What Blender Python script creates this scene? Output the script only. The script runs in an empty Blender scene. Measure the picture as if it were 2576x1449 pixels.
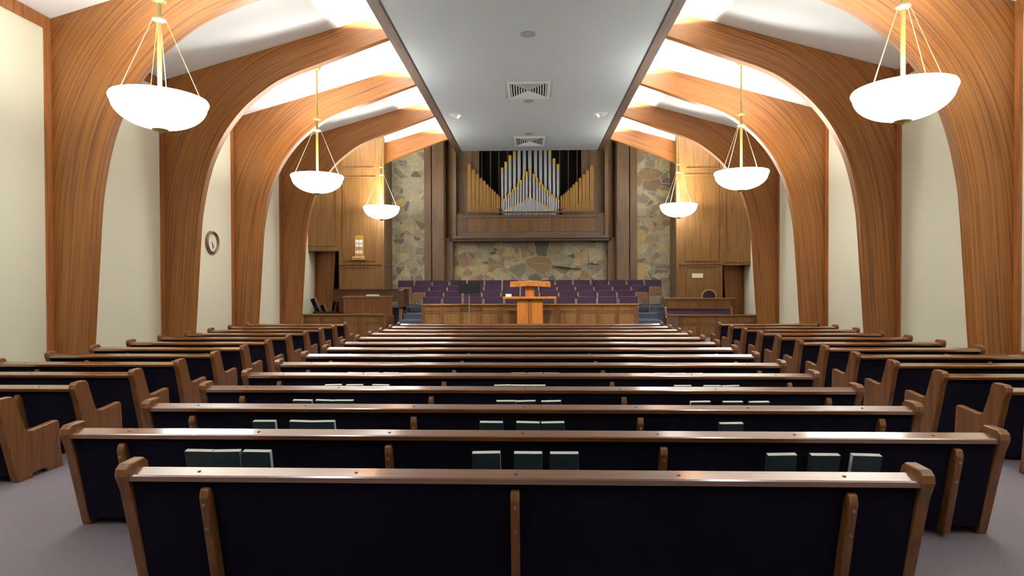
import bpy, bmesh, math, random
from mathutils import Matrix, Vector
random.seed(7)
PI = math.pi
SC = bpy.context.scene
COL = SC.collection
ORD = ['first', 'second', 'third', 'fourth', 'fifth', 'sixth', 'seventh', 'eighth', 'ninth', 'tenth',
       'eleventh', 'twelfth', 'thirteenth', 'fourteenth', 'fifteenth']

# ------------------------------------------------------------------ helpers
def NB():
    return bmesh.new()

def box(bm, x0, x1, y0, y1, z0, z1, mi=0):
    vs = [bm.verts.new((x, y, z)) for x in (x0, x1) for y in (y0, y1) for z in (z0, z1)]
    for f in ((0, 1, 3, 2), (4, 6, 7, 5), (0, 4, 5, 1), (2, 3, 7, 6), (0, 2, 6, 4), (1, 5, 7, 3)):
        bm.faces.new([vs[i] for i in f]).material_index = mi
    return vs

def prism(bm, poly, axis, a0, a1, mi=0):
    """extrude a 2D polygon; axis 'x': poly=(y,z); 'y': poly=(x,z); 'z': poly=(x,y)"""
    def P(p, a):
        return {'x': (a, p[0], p[1]), 'y': (p[0], a, p[1]), 'z': (p[0], p[1], a)}[axis]
    A = [bm.verts.new(P(p, a0)) for p in poly]
    B = [bm.verts.new(P(p, a1)) for p in poly]
    n = len(poly)
    fs = [bm.faces.new(A), bm.faces.new(B[::-1])]
    for i in range(n):
        fs.append(bm.faces.new((A[i], B[i], B[(i + 1) % n], A[(i + 1) % n])))
    for f in fs:
        f.material_index = mi
    return fs

def lathe(bm, prof, cx=0, cy=0, seg=32, mi=0):
    rings = []
    for r, z in prof:
        if r < 1e-5:
            rings.append([bm.verts.new((cx, cy, z))])
        else:
            rings.append([bm.verts.new((cx + r * math.cos(2 * PI * i / seg), cy + r * math.sin(2 * PI * i / seg), z)) for i in range(seg)])
    for a, b in zip(rings, rings[1:]):
        for i in range(seg):
            j = (i + 1) % seg
            if len(a) == 1 and len(b) == 1:
                continue
            if len(a) == 1:
                f = bm.faces.new((a[0], b[j], b[i]))
            elif len(b) == 1:
                f = bm.faces.new((a[i], a[j], b[0]))
            else:
                f = bm.faces.new((a[i], a[j], b[j], b[i]))
            f.material_index = mi

def tube(bm, p0, p1, r, seg=10, r1=None, mi=0):
    p0, p1 = Vector(p0), Vector(p1)
    d = (p1 - p0)
    q = d.to_track_quat('Z', 'Y')
    r1 = r if r1 is None else r1
    A = [bm.verts.new(p0 + q @ Vector((r * math.cos(2 * PI * i / seg), r * math.sin(2 * PI * i / seg), 0))) for i in range(seg)]
    B = [bm.verts.new(p1 + q @ Vector((r1 * math.cos(2 * PI * i / seg), r1 * math.sin(2 * PI * i / seg), 0))) for i in range(seg)]
    fs = [bm.faces.new(A[::-1]), bm.faces.new(B)]
    for i in range(seg):
        fs.append(bm.faces.new((A[i], A[(i + 1) % seg], B[(i + 1) % seg], B[i])))
    for f in fs:
        f.material_index = mi

def bevel(bm, w, seg=2):
    bmesh.ops.bevel(bm, geom=list(bm.edges), offset=w, segments=seg, affect='EDGES', profile=.6, clamp_overlap=True)

def mesh_of(name, bm, mats):
    bmesh.ops.recalc_face_normals(bm, faces=list(bm.faces))
    me = bpy.data.meshes.new(name)
    bm.to_mesh(me)
    bm.free()
    for m in (mats if isinstance(mats, (list, tuple)) else [mats]):
        me.materials.append(m)
    return me

def obj(name, bm, mats, parent=None, smooth=False, loc=None):
    me = mesh_of(name, bm, mats) if isinstance(bm, bmesh.types.BMesh) else bm
    if smooth:
        me.shade_smooth()
        me.set_sharp_from_angle(angle=math.radians(38))
    o = bpy.data.objects.new(name, me)
    COL.objects.link(o)
    o.parent = parent
    if loc:
        o.location = loc
    return o

def tag(o, label, cat, group=None):
    o['label'] = label
    o['category'] = cat
    if group:
        o['group'] = group
    return o

def thing(name, label, cat, loc=(0, 0, 0), group=None, rz=0.):
    o = bpy.data.objects.new(name, None)
    COL.objects.link(o)
    o.empty_display_size = .1
    o.location = loc
    o.rotation_euler = (0, 0, rz)
    return tag(o, label, cat, group)

def struct(name, bm, mats, smooth=False):
    o = obj(name, bm, mats, None, smooth)
    o['kind'] = 'structure'
    return o

def dup(root, loc, label, rot=None, group=None):
    r = root.copy()
    COL.objects.link(r)
    r.location = loc
    if rot is not None:
        r.rotation_euler = rot
    r['label'] = label
    if group:
        r['group'] = group
    for ch in list(root.children):
        c = ch.copy()
        COL.objects.link(c)
        c.parent = r
        for g in list(ch.children):
            d = g.copy()
            COL.objects.link(d)
            d.parent = c
    return r

# ------------------------------------------------------------------ materials
def S(r, g, b):
    def f(c):
        c /= 255.
        return c / 12.92 if c <= .04045 else ((c + .055) / 1.055) ** 2.4
    return (f(r), f(g), f(b), 1)

def new_mat(name):
    m = bpy.data.materials.new(name)
    m.use_nodes = True
    nt = m.node_tree
    b = nt.nodes['Principled BSDF']
    return m, nt, b, nt.nodes.new, nt.links.new

def plain(name, col, rough=.5, metal=0., coat=0., emit=0., spec=.5):
    m, nt, b, N, L = new_mat(name)
    b.inputs['Base Color'].default_value = col
    b.inputs['Roughness'].default_value = rough
    b.inputs['Metallic'].default_value = metal
    b.inputs['Coat Weight'].default_value = coat
    b.inputs['Specular IOR Level'].default_value = spec
    if emit:
        b.inputs['Emission Color'].default_value = col
        b.inputs['Emission Strength'].default_value = emit
    return m

def ramp(nt, stops, interp='LINEAR'):
    r = nt.nodes.new('ShaderNodeValToRGB')
    r.color_ramp.interpolation = interp
    e = r.color_ramp.elements
    while len(e) < len(stops):
        e.new(.5)
    for k, (p, c) in enumerate(stops):
        e[k].position = p
        e[k].color = c
    return r

def wood(name, light, dark, axis='z', rough=.38, coat=0., across=16., along=.7, uv=None, spec=.5):
    m, nt, b, N, L = new_mat(name)
    tc = N('ShaderNodeTexCoord')
    mp = N('ShaderNodeMapping')
    if uv:
        u = N('ShaderNodeUVMap')
        u.uv_map = uv
        L(u.outputs[0], mp.inputs[0])
        mp.inputs['Scale'].default_value = (along, across, 1)
    else:
        L(tc.outputs['Object'], mp.inputs[0])
        sc = [across] * 3
        sc['xyz'.index(axis)] = along
        mp.inputs['Scale'].default_value = sc
    n1 = N('ShaderNodeTexNoise')
    n1.inputs['Scale'].default_value = 1.
    n1.inputs['Detail'].default_value = 5
    n1.inputs['Roughness'].default_value = .62
    n1.inputs['Distortion'].default_value = .35
    L(mp.outputs[0], n1.inputs['Vector'])
    r = ramp(nt, [(.33, dark), (.5, tuple((a * .6 + c * .4) for a, c in zip(light, dark))), (.68, light)])
    L(n1.outputs['Fac'], r.inputs[0])
    n2 = N('ShaderNodeTexNoise')
    n2.inputs['Scale'].default_value = 5.
    n2.inputs['Detail'].default_value = 3
    L(mp.outputs[0], n2.inputs['Vector'])
    mx = N('ShaderNodeMix')
    mx.data_type = 'RGBA'
    mx.blend_type = 'MULTIPLY'
    mx.inputs[0].default_value = .35
    r2 = ramp(nt, [(.3, (.55, .5, .45, 1)), (.6, (1, 1, 1, 1))])
    L(n2.outputs['Fac'], r2.inputs[0])
    L(r.outputs[0], mx.inputs[6])
    L(r2.outputs[0], mx.inputs[7])
    L(mx.outputs[2], b.inputs['Base Color'])
    b.inputs['Roughness'].default_value = rough
    b.inputs['Coat Weight'].default_value = coat
    b.inputs['Coat Roughness'].default_value = .132
    b.inputs['Specular IOR Level'].default_value = spec
    return m

def speckle(name, c1, c2, scale, rough=.9, bump=0., spec=.2):
    m, nt, b, N, L = new_mat(name)
    tc = N('ShaderNodeTexCoord')
    n = N('ShaderNodeTexNoise')
    n.inputs['Scale'].default_value = scale
    n.inputs['Detail'].default_value = 4
    L(tc.outputs['Object'], n.inputs['Vector'])
    r = ramp(nt, [(.35, c1), (.65, c2)])
    L(n.outputs['Fac'], r.inputs[0])
    L(r.outputs[0], b.inputs['Base Color'])
    b.inputs['Roughness'].default_value = rough
    b.inputs['Specular IOR Level'].default_value = spec
    if bump:
        bp = N('ShaderNodeBump')
        bp.inputs['Strength'].default_value = bump
        bp.inputs['Distance'].default_value = .01
        L(n.outputs['Fac'], bp.inputs['Height'])
        L(bp.outputs[0], b.inputs['Normal'])
    return m

def stone(name):
    m, nt, b, N, L = new_mat(name)
    tc = N('ShaderNodeTexCoord')
    mp = N('ShaderNodeMapping')
    mp.inputs['Scale'].default_value = (1.0, .15, 1.25)
    L(tc.outputs['Object'], mp.inputs[0])
    n = N('ShaderNodeTexNoise')
    n.inputs['Scale'].default_value = 1.6
    n.inputs['Detail'].default_value = 2
    L(mp.outputs[0], n.inputs['Vector'])
    mxv = N('ShaderNodeMix')
    mxv.data_type = 'VECTOR'
    mxv.inputs[0].default_value = .2
    L(mp.outputs[0], mxv.inputs[4])
    L(n.outputs['Color'], mxv.inputs[5])
    def vor(scale):
        a = N('ShaderNodeTexVoronoi'); c = N('ShaderNodeTexVoronoi')
        c.feature = 'DISTANCE_TO_EDGE'
        for q in (a, c):
            q.inputs['Scale'].default_value = scale
            L(mxv.outputs[1], q.inputs['Vector'])
        h = N('ShaderNodeSeparateColor')
        L(a.outputs['Color'], h.inputs[0])
        return h, c
    h1, e1 = vor(1.8)
    h2, e2 = vor(3.3)
    def mth(op, a, b_):
        q = N('ShaderNodeMath')
        q.operation = op
        for k, x in enumerate((a, b_)):
            if isinstance(x, (int, float)):
                q.inputs[k].default_value = x
            else:
                L(x, q.inputs[k])
        return q.outputs[0]
    mask = mth('GREATER_THAN', h1.outputs[1], .42)
    e2m = mth('MULTIPLY', mth('ADD', e2.outputs['Distance'], mth('MULTIPLY', mth('SUBTRACT', 1, mask), 9)), 1.6)
    edge = mth('MINIMUM', e1.outputs['Distance'], e2m)
    rnd = mth('ADD', mth('MULTIPLY', h2.outputs[0], mask), mth('MULTIPLY', h1.outputs[0], mth('SUBTRACT', 1, mask)))
    pal = [(0, S(206, 196, 162)), (.17, S(176, 170, 146)), (.3, S(156, 148, 128)), (.4, S(214, 198, 150)), (.52, S(180, 162, 134)),
           (.64, S(170, 140, 108)), (.71, S(198, 192, 166)), (.82, S(120, 118, 108)), (.88, S(152, 128, 106)), (.94, S(212, 186, 130))]
    r = ramp(nt, pal, 'CONSTANT')
    L(rnd, r.inputs[0])
    n2 = N('ShaderNodeTexNoise')
    n2.inputs['Scale'].default_value = 7.
    n2.inputs['Detail'].default_value = 6
    L(tc.outputs['Object'], n2.inputs['Vector'])
    r2 = ramp(nt, [(.3, (.72, .72, .7, 1)), (.7, (1.15, 1.13, 1.08, 1))])
    L(n2.outputs['Fac'], r2.inputs[0])
    mx = N('ShaderNodeMix')
    mx.data_type = 'RGBA'
    mx.blend_type = 'MULTIPLY'
    mx.inputs[0].default_value = .8
    L(r.outputs[0], mx.inputs[6])
    L(r2.outputs[0], mx.inputs[7])
    er = ramp(nt, [(.014, (0, 0, 0, 1)), (.04, (1, 1, 1, 1))])
    L(edge, er.inputs[0])
    m2 = N('ShaderNodeMix')
    m2.data_type = 'RGBA'
    m2.inputs[6].default_value = S(192, 184, 156)
    L(er.outputs[0], m2.inputs[0])
    L(mx.outputs[2], m2.inputs[7])
    L(m2.outputs[2], b.inputs['Base Color'])
    ad = N('ShaderNodeMath')
    ad.operation = 'MULTIPLY_ADD'
    ad.inputs[1].default_value = .35
    L(n2.outputs['Fac'], ad.inputs[0])
    L(er.outputs[0], ad.inputs[2])
    bp = N('ShaderNodeBump')
    bp.inputs['Strength'].default_value = .3
    bp.inputs['Distance'].default_value = .03
    L(ad.outputs[0], bp.inputs['Height'])
    L(bp.outputs[0], b.inputs['Normal'])
    b.inputs['Roughness'].default_value = .8
    return m

M = {}
M['arch'] = wood('laminated_wood', S(167, 107, 46), S(98, 56, 30), uv='grain', across=29., along=.35, rough=.36)
M['pew_x'] = wood('pew_wood_long_grain', S(136, 82, 36), S(102, 56, 24), axis='x', rough=.3, coat=1., across=30.)
M['pew_x'].node_tree.nodes['Principled BSDF'].inputs['Coat IOR'].default_value = 2.4
M['pew_x'].node_tree.nodes['Principled BSDF'].inputs['Coat Roughness'].default_value = .13
M['pew_z'] = wood('pew_wood_upright_grain', S(136, 88, 46), S(94, 56, 29), axis='z', rough=.36, across=26.)
M['oak'] = wood('oak_panel_wood', S(140, 100, 54), S(108, 76, 39), axis='z', rough=.42, across=12.)
M['oak_x'] = wood('oak_rail_wood', S(148, 106, 58), S(112, 78, 42), axis='x', rough=.4, across=14.)
M['brown'] = wood('brown_trim_wood', S(132, 104, 74), S(100, 78, 54), axis='z', rough=.5, across=14.)
M['brown_x'] = wood('brown_rail_wood', S(120, 96, 78), S(92, 72, 58), axis='x', rough=.5, across=14.)
M['trim'] = wood('soffit_trim_wood', S(108, 84, 68), S(84, 64, 52), axis='y', rough=.55, across=14.)
M['walltrim'] = wood('wall_trim_wood', S(176, 112, 62), S(126, 76, 40), axis='z', rough=.45, across=14.)
M['pulpit'] = wood('pulpit_wood', S(196, 124, 48), S(160, 94, 32), axis='z', rough=.4, across=10.)
M['piano'] = wood('piano_wood', S(96, 62, 42), S(66, 40, 28), axis='x', rough=.25, across=14., coat=.3)
M['gold_wood'] = wood('pale_pipe_wood', S(190, 146, 74), S(150, 108, 50), axis='z', rough=.5, across=18.)
M['wall'] = speckle('cream_wall_vinyl', S(237, 235, 211), S(243, 241, 218), 55., rough=.75)
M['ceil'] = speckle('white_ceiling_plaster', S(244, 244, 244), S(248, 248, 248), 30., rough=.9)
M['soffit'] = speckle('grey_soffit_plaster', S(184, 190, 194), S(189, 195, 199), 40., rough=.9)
M['carpet'] = speckle('mauve_grey_carpet', S(108, 100, 106), S(128, 119, 124), 140., rough=.95, bump=.3)
M['bluecarpet'] = speckle('blue_grey_carpet', S(66, 71, 84), S(86, 92, 106), 120., rough=.95)
M['fabric'] = speckle('plum_fabric', S(11, 9, 16), S(18, 15, 24), 180., rough=.95, spec=.03)
M['plum'] = speckle('plum_chair_fabric', S(52, 37, 52), S(62, 46, 61), 150., rough=.95, spec=.1)
M['shell'] = wood('chair_shell_wood', S(132, 96, 66), S(102, 72, 48), axis='x', rough=.5, across=12.)
M['metal'] = plain('chair_metal', S(150, 138, 124), .4, .3)
M['brass'] = plain('brass', S(192, 176, 108), .4, .5)
M['rod'] = plain('pale_brass_rod', S(222, 206, 160), .35, .8)
M['bowl'] = plain('lit_opal_glass', (1, .995, .95, 1), .3, emit=13.5)
M['bowl_rim'] = plain('lit_opal_rim', (1, .995, .95, 1), .3, emit=13.5)
M['dim_bowl'] = plain('dimmed_opal_glass', (1, .995, .95, 1), .3, emit=5.)
M['silver'] = plain('silver_pipe_metal', S(198, 204, 212), .38, .55)
M['gilt'] = plain('gilded_pipe_tip', S(226, 190, 78), .4, .4)
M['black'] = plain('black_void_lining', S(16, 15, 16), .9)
M['blackmetal'] = plain('black_enamel', S(14, 14, 16), .85, spec=.15)
M['stone'] = stone('flagstone')
M['paper'] = plain('white_paper', S(246, 246, 240), .6)
M['pages'] = plain('book_page_edges', S(254, 254, 248), .7)
M['cover'] = plain('dark_green_book_cover', S(12, 30, 32), .7)
M['stud'] = plain('dark_plug', S(50, 36, 26), .5)
M['plaster_white'] = plain('white_enamel', S(222, 224, 222), .5)
M['vent_dark'] = plain('vent_throat_shade', S(36, 35, 33), .8)  # shade inside the vent, painted as a dark colour
M['disc'] = plain('grey_cover', S(150, 150, 150), .6)
M['dial'] = plain('clock_dial', S(238, 240, 228), .5)
M['ink'] = plain('dark_ink', S(60, 62, 66), .6)
M['cream_plastic'] = plain('cream_plastic', S(244, 240, 206), .5)
M['lamp_face'] = plain('spot_bulb', (1, .97, .9, 1), .4, emit=1.2)
M['pale_frame'] = wood('pale_chair_wood', S(200, 168, 128), S(170, 138, 98), axis='x', across=14.)

# ------------------------------------------------------------------ room numbers (metres)
XC, HW = -.2, 8.71                    # centre line and half width of the nave
XL, XR = XC - HW, XC + HW
ZW, SLOPE = 6.88, .28                 # wall top, ceiling pitch
YB, YE = -9., 27.2
def ceil_z(x):
    return ZW + SLOPE * (HW - abs(x - XC))
ARCH_Y = [10.8 + 3.38 * k for k in range(5)]
AT = .19                              # arch thickness

# floor, walls, ceilings
b = NB(); box(b, XL - .2, XR + .2, YB - .2, YE + 1.5, -.15, 0); struct('floor', b, M['carpet'])
b = NB(); box(b, XL - .2, XL, YB - .2, YE + 1.5, 0, ZW + .1); struct('wall_left', b, M['wall'])
b = NB(); box(b, XR, XR + .2, YB - .2, YE + 1.5, 0, ZW + .1); struct('wall_right', b, M['wall'])
b = NB(); box(b, XL, XR, YB - .2, YB, 0, 9); struct('wall_back', b, M['brown'])
for s, nm in ((-1, 'ceiling_left'), (1, 'ceiling_right')):
    b = NB()
    x0, x1 = XC + s * (HW + .2), XC + s * 2.9
    prism(b, [(x0, ZW - SLOPE * .2), (x1, ceil_z(x1)), (x1, ceil_z(x1) + .15), (x0, ZW - SLOPE * .2 + .15)], 'y', YB - .2, YE + 1.5)
    struct(nm, b, M['ceil'])
SX0, SX1, SZ, SYE = -3.37, 3.18, 7.75, 26.42
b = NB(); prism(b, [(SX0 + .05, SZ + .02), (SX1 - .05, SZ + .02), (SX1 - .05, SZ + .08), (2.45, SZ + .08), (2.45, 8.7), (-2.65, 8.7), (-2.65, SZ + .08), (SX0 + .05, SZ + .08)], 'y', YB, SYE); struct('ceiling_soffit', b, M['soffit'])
b = NB(); prism(b, [(SX0, SZ - .02), (SX0 + .25, SZ - .02), (SX0 + .25, SZ + .018), (SX0 + .045, SZ + .018), (SX0 + .045, SZ + .25), (SX0, SZ + .25)], 'y', YB, SYE); struct('trim_1', b, M['trim'])
b = NB(); prism(b, [(SX1, SZ - .02), (SX1 - .25, SZ - .02), (SX1 - .25, SZ + .018), (SX1 - .045, SZ + .018), (SX1 - .045, SZ + .25), (SX1, SZ + .25)], 'y', YB, SYE); struct('trim_2', b, M['trim'])
# cornice and battens in front of each arch
segs = [YB] + sum(([y - .001, y + AT + .001] for y in ARCH_Y), []) + [YE]
for s, X, nm in ((1, XL, 'trim_3'), (-1, XR, 'trim_4')):
    b = NB()
    for a, c in zip(segs[0::2], segs[1::2]):
        box(b, min(X, X + s * .035), max(X, X + s * .035), a, c, ZW - .23, ZW - .005)
    for y in ARCH_Y:
        box(b, min(X, X + s * .03), max(X, X + s * .03), y - .15, y - .002, .1, ZW - .232)
        box(b, min(X, X + s * .03), max(X, X + s * .03), y + AT + .002, y + AT + .15, .1, ZW - .232)
    struct(nm, b, M['walltrim'])
b = NB(); box(b, XL, XL + .02, YB, 18, 0, .1); struct('baseboard_left', b, M['walltrim'])
b = NB(); box(b, XR - .02, XR, YB, 18, 0, .1); struct('baseboard_right', b, M['walltrim'])

# ------------------------------------------------------------------ laminated arches
CTRL = [(8.13, 0), (8.04, .8), (7.96, 2.0), (7.87, 3.3), (7.81, 3.8), (7.69, 4.4), (7.54, 4.9), (7.36, 5.3), (7.16, 5.65), (6.92, 5.97),
        (6.64, 6.27), (6.3, 6.55), (5.93, 6.8), (5.5, 7.0), (5.06, 7.16), (4.5, 7.36), (3.9, 7.58), (3.2, 7.82), (2.95, 7.9)]
def catmull(P, n):
    out = []
    for i in range(len(P) - 1):
        p0, p1, p2, p3 = P[max(i - 1, 0)], P[i], P[i + 1], P[min(i + 2, len(P) - 1)]
        for k in range(n):
            t = k / n
            out.append(tuple(.5 * (2 * b_ + (c - a) * t + (2 * a - 5 * b_ + 4 * c - d) * t * t + (3 * b_ - a - 3 * c + d) * t ** 3) for a, b_, c, d in zip(p0, p1, p2, p3)))
    out.append(P[-1])
    return out
INTR = catmull(CTRL, 4)
LEN = [0.]
for p, q in zip(INTR, INTR[1:]):
    LEN.append(LEN[-1] + math.dist(p, q))
def near(p):
    best = (1e9, 0)
    for (a, b_, l) in zip(INTR, INTR[1:], LEN):
        ax, az = a; dx, dz = b_[0] - ax, b_[1] - az
        L2 = dx * dx + dz * dz
        t = max(0, min(1, ((p[0] - ax) * dx + (p[1] - az) * dz) / L2))
        d = math.hypot(p[0] - ax - t * dx, p[1] - az - t * dz)
        if d < best[0]:
            best = (d, l + t * math.sqrt(L2))
    return best
IC = min(range(len(INTR)), key=lambda i: abs(INTR[i][0] - 7.1))
def outer(i):
    if i <= IC:
        return (HW - .004, (ZW - .004) * LEN[i] / LEN[IC])
    t = (LEN[i] - LEN[IC]) / (LEN[-1] - LEN[IC])
    x = HW + (2.95 - HW) * t
    return (x - .004, ZW - .004 + SLOPE * (HW - x))
NV = 8
GRID = []
for i, p in enumerate(INTR):
    o_ = outer(i)
    GRID.append([(p[0] + (o_[0] - p[0]) * j / NV, p[1] + (o_[1] - p[1]) * j / NV) for j in range(NV + 1)])
GUV = [[near(g)[::-1] for g in row] for row in GRID]
def make_arch(s, y, k):
    b = NB()
    uvl = b.loops.layers.uv.new('grain')
    F = [[b.verts.new((s * g[0], 0, g[1])) for g in row] for row in GRID]
    B = [[b.verts.new((s * g[0], AT, g[1])) for g in row] for row in GRID]
    off = 7.3 * k + (3.1 if s > 0 else 0)
    def face(vs, uvs):
        f = b.faces.new(vs)
        for lp in f.loops:
            lp[uvl].uv = uvs[vs.index(lp.vert)]
    n = len(INTR)
    for i in range(n - 1):
        for j in range(NV):
            ix = [(i, j), (i + 1, j), (i + 1, j + 1), (i, j + 1)]
            uv = [(GUV[a][c][0] + off, GUV[a][c][1] + off) for a, c in ix]
            face([F[a][c] for a, c in ix], uv)
            face([B[a][c] for a, c in ix], uv)
        for j in (0, NV):
            face([F[i][j], F[i + 1][j], B[i + 1][j], B[i][j]],
                 [(GUV[i][j][0] + off, GUV[i][j][1] + off), (GUV[i + 1][j][0] + off, GUV[i + 1][j][1] + off),
                  (GUV[i + 1][j][0] + off, GUV[i + 1][j][1] + off + AT), (GUV[i][j][0] + off, GUV[i][j][1] + off + AT)])
    for i in (0, n - 1):
        for j in range(NV):
            face([F[i][j], F[i][j + 1], B[i][j + 1], B[i][j]], [(0, GUV[i][j][1] + off), (0, GUV[i][j + 1][1] + off), (.2, GUV[i][j + 1][1] + off), (.2, GUV[i][j][1] + off)])
    o = obj('laminated_arch', b, M['arch'], None, True, (XC, y, 0))
    side = 'left' if s < 0 else 'right'
    lab = ['curved laminated wood arch nearest the camera along the %s wall',
           'second curved wood arch from the camera along the %s wall',
           'third curved wood arch from the camera along the %s wall',
           'fourth curved wood arch on the %s wall, beside the low panelled wall',
           'farthest wood arch on the %s, its foot inside the dark niche'][k] % side
    tag(o, lab, 'arch', 'laminated wood arches')
for k, y in enumerate(ARCH_Y):
    make_arch(-1, y, k)
    make_arch(1, y, k)

# ------------------------------------------------------------------ chancel walls
def frame(b, x0, x1, z0, z1, y, w=.045, t=.03, mi=0):
    """raised picture moulding on a face that looks to -y"""
    box(b, x0, x1, y - t, y, z1 - w, z1, mi); box(b, x0, x1, y - t, y, z0, z0 + w, mi)
    box(b, x0, x0 + w, y - t, y, z0 + w, z1 - w, mi); box(b, x1 - w, x1, y - t, y, z0 + w, z1 - w, mi)

YF = 23.5
b = NB()
box(b, -7.67, -5.95, YF, YF + .14, 0, 8.1)
frame(b, -7.5, -6.19, 6.48, 7.9, YF); frame(b, -7.5, -6.19, 2.82, 6.16, YF); frame(b, -7.5, -6.19, .9, 2.61, YF)
box(b, -7.67, -5.95, YF - .04, YF, 2.67, 2.76)
box(b, XL, -7.67, YF, YF + .14, 3.22, 7.6)
frame(b, -9.4, -7.73, 3.42, 7.7, YF, .05)
box(b, -7.67, -7.55, YF + .14, 26.8, 0, 3.5)
box(b, -5.95, -5.85, YF - .03, YF + .14, 0, 8.2)
struct('wall_front_left', b, M['oak'])
b = NB()
box(b, 5.74, 7.43, YF, YF + .14, 0, 8.1)
frame(b, 5.98, 7.27, 6.34, 7.9, YF); frame(b, 5.98, 7.27, 2.76, 6.14, YF); frame(b, 5.98, 7.27, .9, 2.59, YF)
box(b, 5.74, 7.43, YF - .04, YF, 2.63, 2.71)
box(b, 7.43, XR, YF, YF + .14, 2.60, 7.6)
frame(b, 7.5, 9.2, 2.72, 7.7, YF, .05)
box(b, 7.31, 7.43, YF + .14, 26.8, 0, 3.2)
box(b, 5.64, 5.74, YF - .03, YF + .14, 0, 8.2)
struct('wall_front_right', b, M['oak'])
# returns of dark wood behind the faces, with a rail
b = NB()
prism(b, [(-5.98, YF + .14), (-6.22, 26.5), (-6.36, 26.5), (-6.12, YF + .14)], 'z', 0, 8.3)
prism(b, [(-5.96, YF + .14), (-6.2, 26.4), (-6.24, 26.4), (-6.0, YF + .14)], 'z', 2.64, 2.74)
box(b, XL, -6.3, 26.6, 26.7, 0, 7)
struct('wall_return_left', b, M['brown'])
b = NB()
box(b, 6.15, XR, 26.6, 26.7, 0, 7)
prism(b, [(5.75, YF + .14), (5.89, YF + .14), (6.21, 26.5), (6.07, 26.5)], 'z', 0, 8.3)
prism(b, [(5.73, YF + .14), (5.77, YF + .14), (6.09, 26.4), (6.05, 26.4)], 'z', 2.64, 2.74)
struct('wall_return_right', b, M['brown'])
# stone panels
b = NB()
box(b, -6.24, -4.74, 26.4, 26.7, 0, 8.4)
struct('wall_stone_left', b, M['stone'])
b = NB()
box(b, 4.6, 6.09, 26.4, 26.7, 0, 8.4)
struct('wall_stone_right', b, M['stone'])
b = NB()
box(b, -3.6, 3.5, 27.0, 27.3, 0, 4.2)
prism(b, [(.9, 2.82), (.98, 2.68), (2.15, 2.55), (2.35, 2.86), (1.55, 2.9)], 'y', 26.8, 27.05)
prism(b, [(2.55, 3.3), (2.6, 2.8), (3.05, 2.75), (3.1, 3.25), (2.8, 3.42)], 'y', 26.93, 27.05)
prism(b, [(-1.9, 3.35), (-1.92, 3.0), (-1.5, 3.02), (-1.48, 3.38)], 'y', 26.92, 27.05)
struct('wall_stone_center', b, M['stone'])
# wood pilasters between stone and organ
for s, nm in ((-1, 'column_left'), (1, 'column_right')):
    b = NB()
    c = -.07
    def bx(d0, d1, y0, z0=0, z1=8.4):
        xa, xb = c + s * d0, c + s * d1
        box(b, min(xa, xb), max(xa, xb), y0, 27.05, z0, z1)
    bx(4.38, 4.68, 26.28); bx(4.32, 4.38, 26.45); bx(3.8, 4.32, 26.2); bx(3.76, 3.8, 26.32)
    bx(3.46, 3.76, 26.62, 0, 3.95)
    struct(nm, b, M['brown'])

# ------------------------------------------------------------------ platform and choir risers
b = NB()
box(b, -5.0, 4.85, 18.3, 26.4, 0, .4)
box(b, -4.75, 4.6, 21.05, 26.4, .4, .6)
box(b, -4.8, 4.65, 22.15, 26.4, .6, .79)
box(b, -5.9, 5.72, 23.25, 26.4, .0, .985)
for x0, x1 in ((-5.9, -4.8), (4.65, 5.72)):
    box(b, x0, x1, 22.98, 23.25, 0, .79); box(b, x0, x1, 22.7, 22.98, 0, .6); box(b, x0, x1, 22.3, 22.7, 0, .4)
struct('floor_choir_platform', b, M['bluecarpet'])
b = NB()
box(b, XL, -5.0, 21.34, 26.6, 0, .15); box(b, 4.85, XR, 21.34, 26.6, 0, .15)
struct('floor_side_platform', b, M['carpet'])

# ------------------------------------------------------------------ pipe organ
og = thing('pipe_organ', 'pipe organ with silver and wooden pipes above the central stone wall', 'pipe organ', (-.065, 26.45, 3.9))
OX, OY, OZ = -.065, 26.45, 3.9
def ob(name, b, mats, parent=og, smooth=False):
    bmesh.ops.translate(b, verts=list(b.verts), vec=(-OX, -OY, -OZ))
    return obj(name, b, mats, parent, smooth)
for s in (-1, 1):
    b = NB()
    c = OX
    def bx(d0, d1, y0, y1, z0, z1):
        xa, xb = c + s * d0, c + s * d1
        box(b, min(xa, xb), max(xa, xb), y0, y1, z0, z1)
    bx(3.28, 3.44, 26.4, 26.6, 4.0, 8.5)                # corner post
    bx(2.36, 2.62, 26.94, 27.0, 5.0, 8.5)               # inner jamb
    bx(2.62, 3.3, 26.9, 26.97, 3.99, 8.5)               # side panel
    bx(2.3, 2.42, 26.92, 27.0, 5.0, 8.5)
    bx(2.62, 3.28, 26.86, 26.9, 7.1, 7.24)
    bx(3.0, 3.3, 26.5, 26.58, 3.99, 5.0)
    p = [(c + s * 3.44, 26.47), (c + s * 3.74, 26.78), (c + s * 3.72, 26.86), (c + s * 3.36, 26.55)]
    prism(b, p if s > 0 else p[::-1], 'z', 4.0, 8.4)
    for z0, z1 in ((4.15, 4.25), (7.2, 7.3)):
        p = [(c + s * 3.44, 26.44), (c + s * 3.75, 26.75), (c + s * 3.72, 26.8), (c + s * 3.40, 26.5)]
        prism(b, p if s > 0 else p[::-1], 'z', z0, z1)
    ob('side_panel', b, M['brown'])
b = NB()
p = [(OX - 3.72, 26.78), (OX - 3.44, 26.2), (OX - 3.0, 26.1), (OX + 3.0, 26.1), (OX + 3.44, 26.2), (OX + 3.72, 26.78), (OX + 3.5, 27.0), (OX - 3.5, 27.0)]
prism(b, p, 'z', 3.88, 3.99)
p2 = [(x, y + .12) for x, y in p[:6]] + p[6:]
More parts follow.
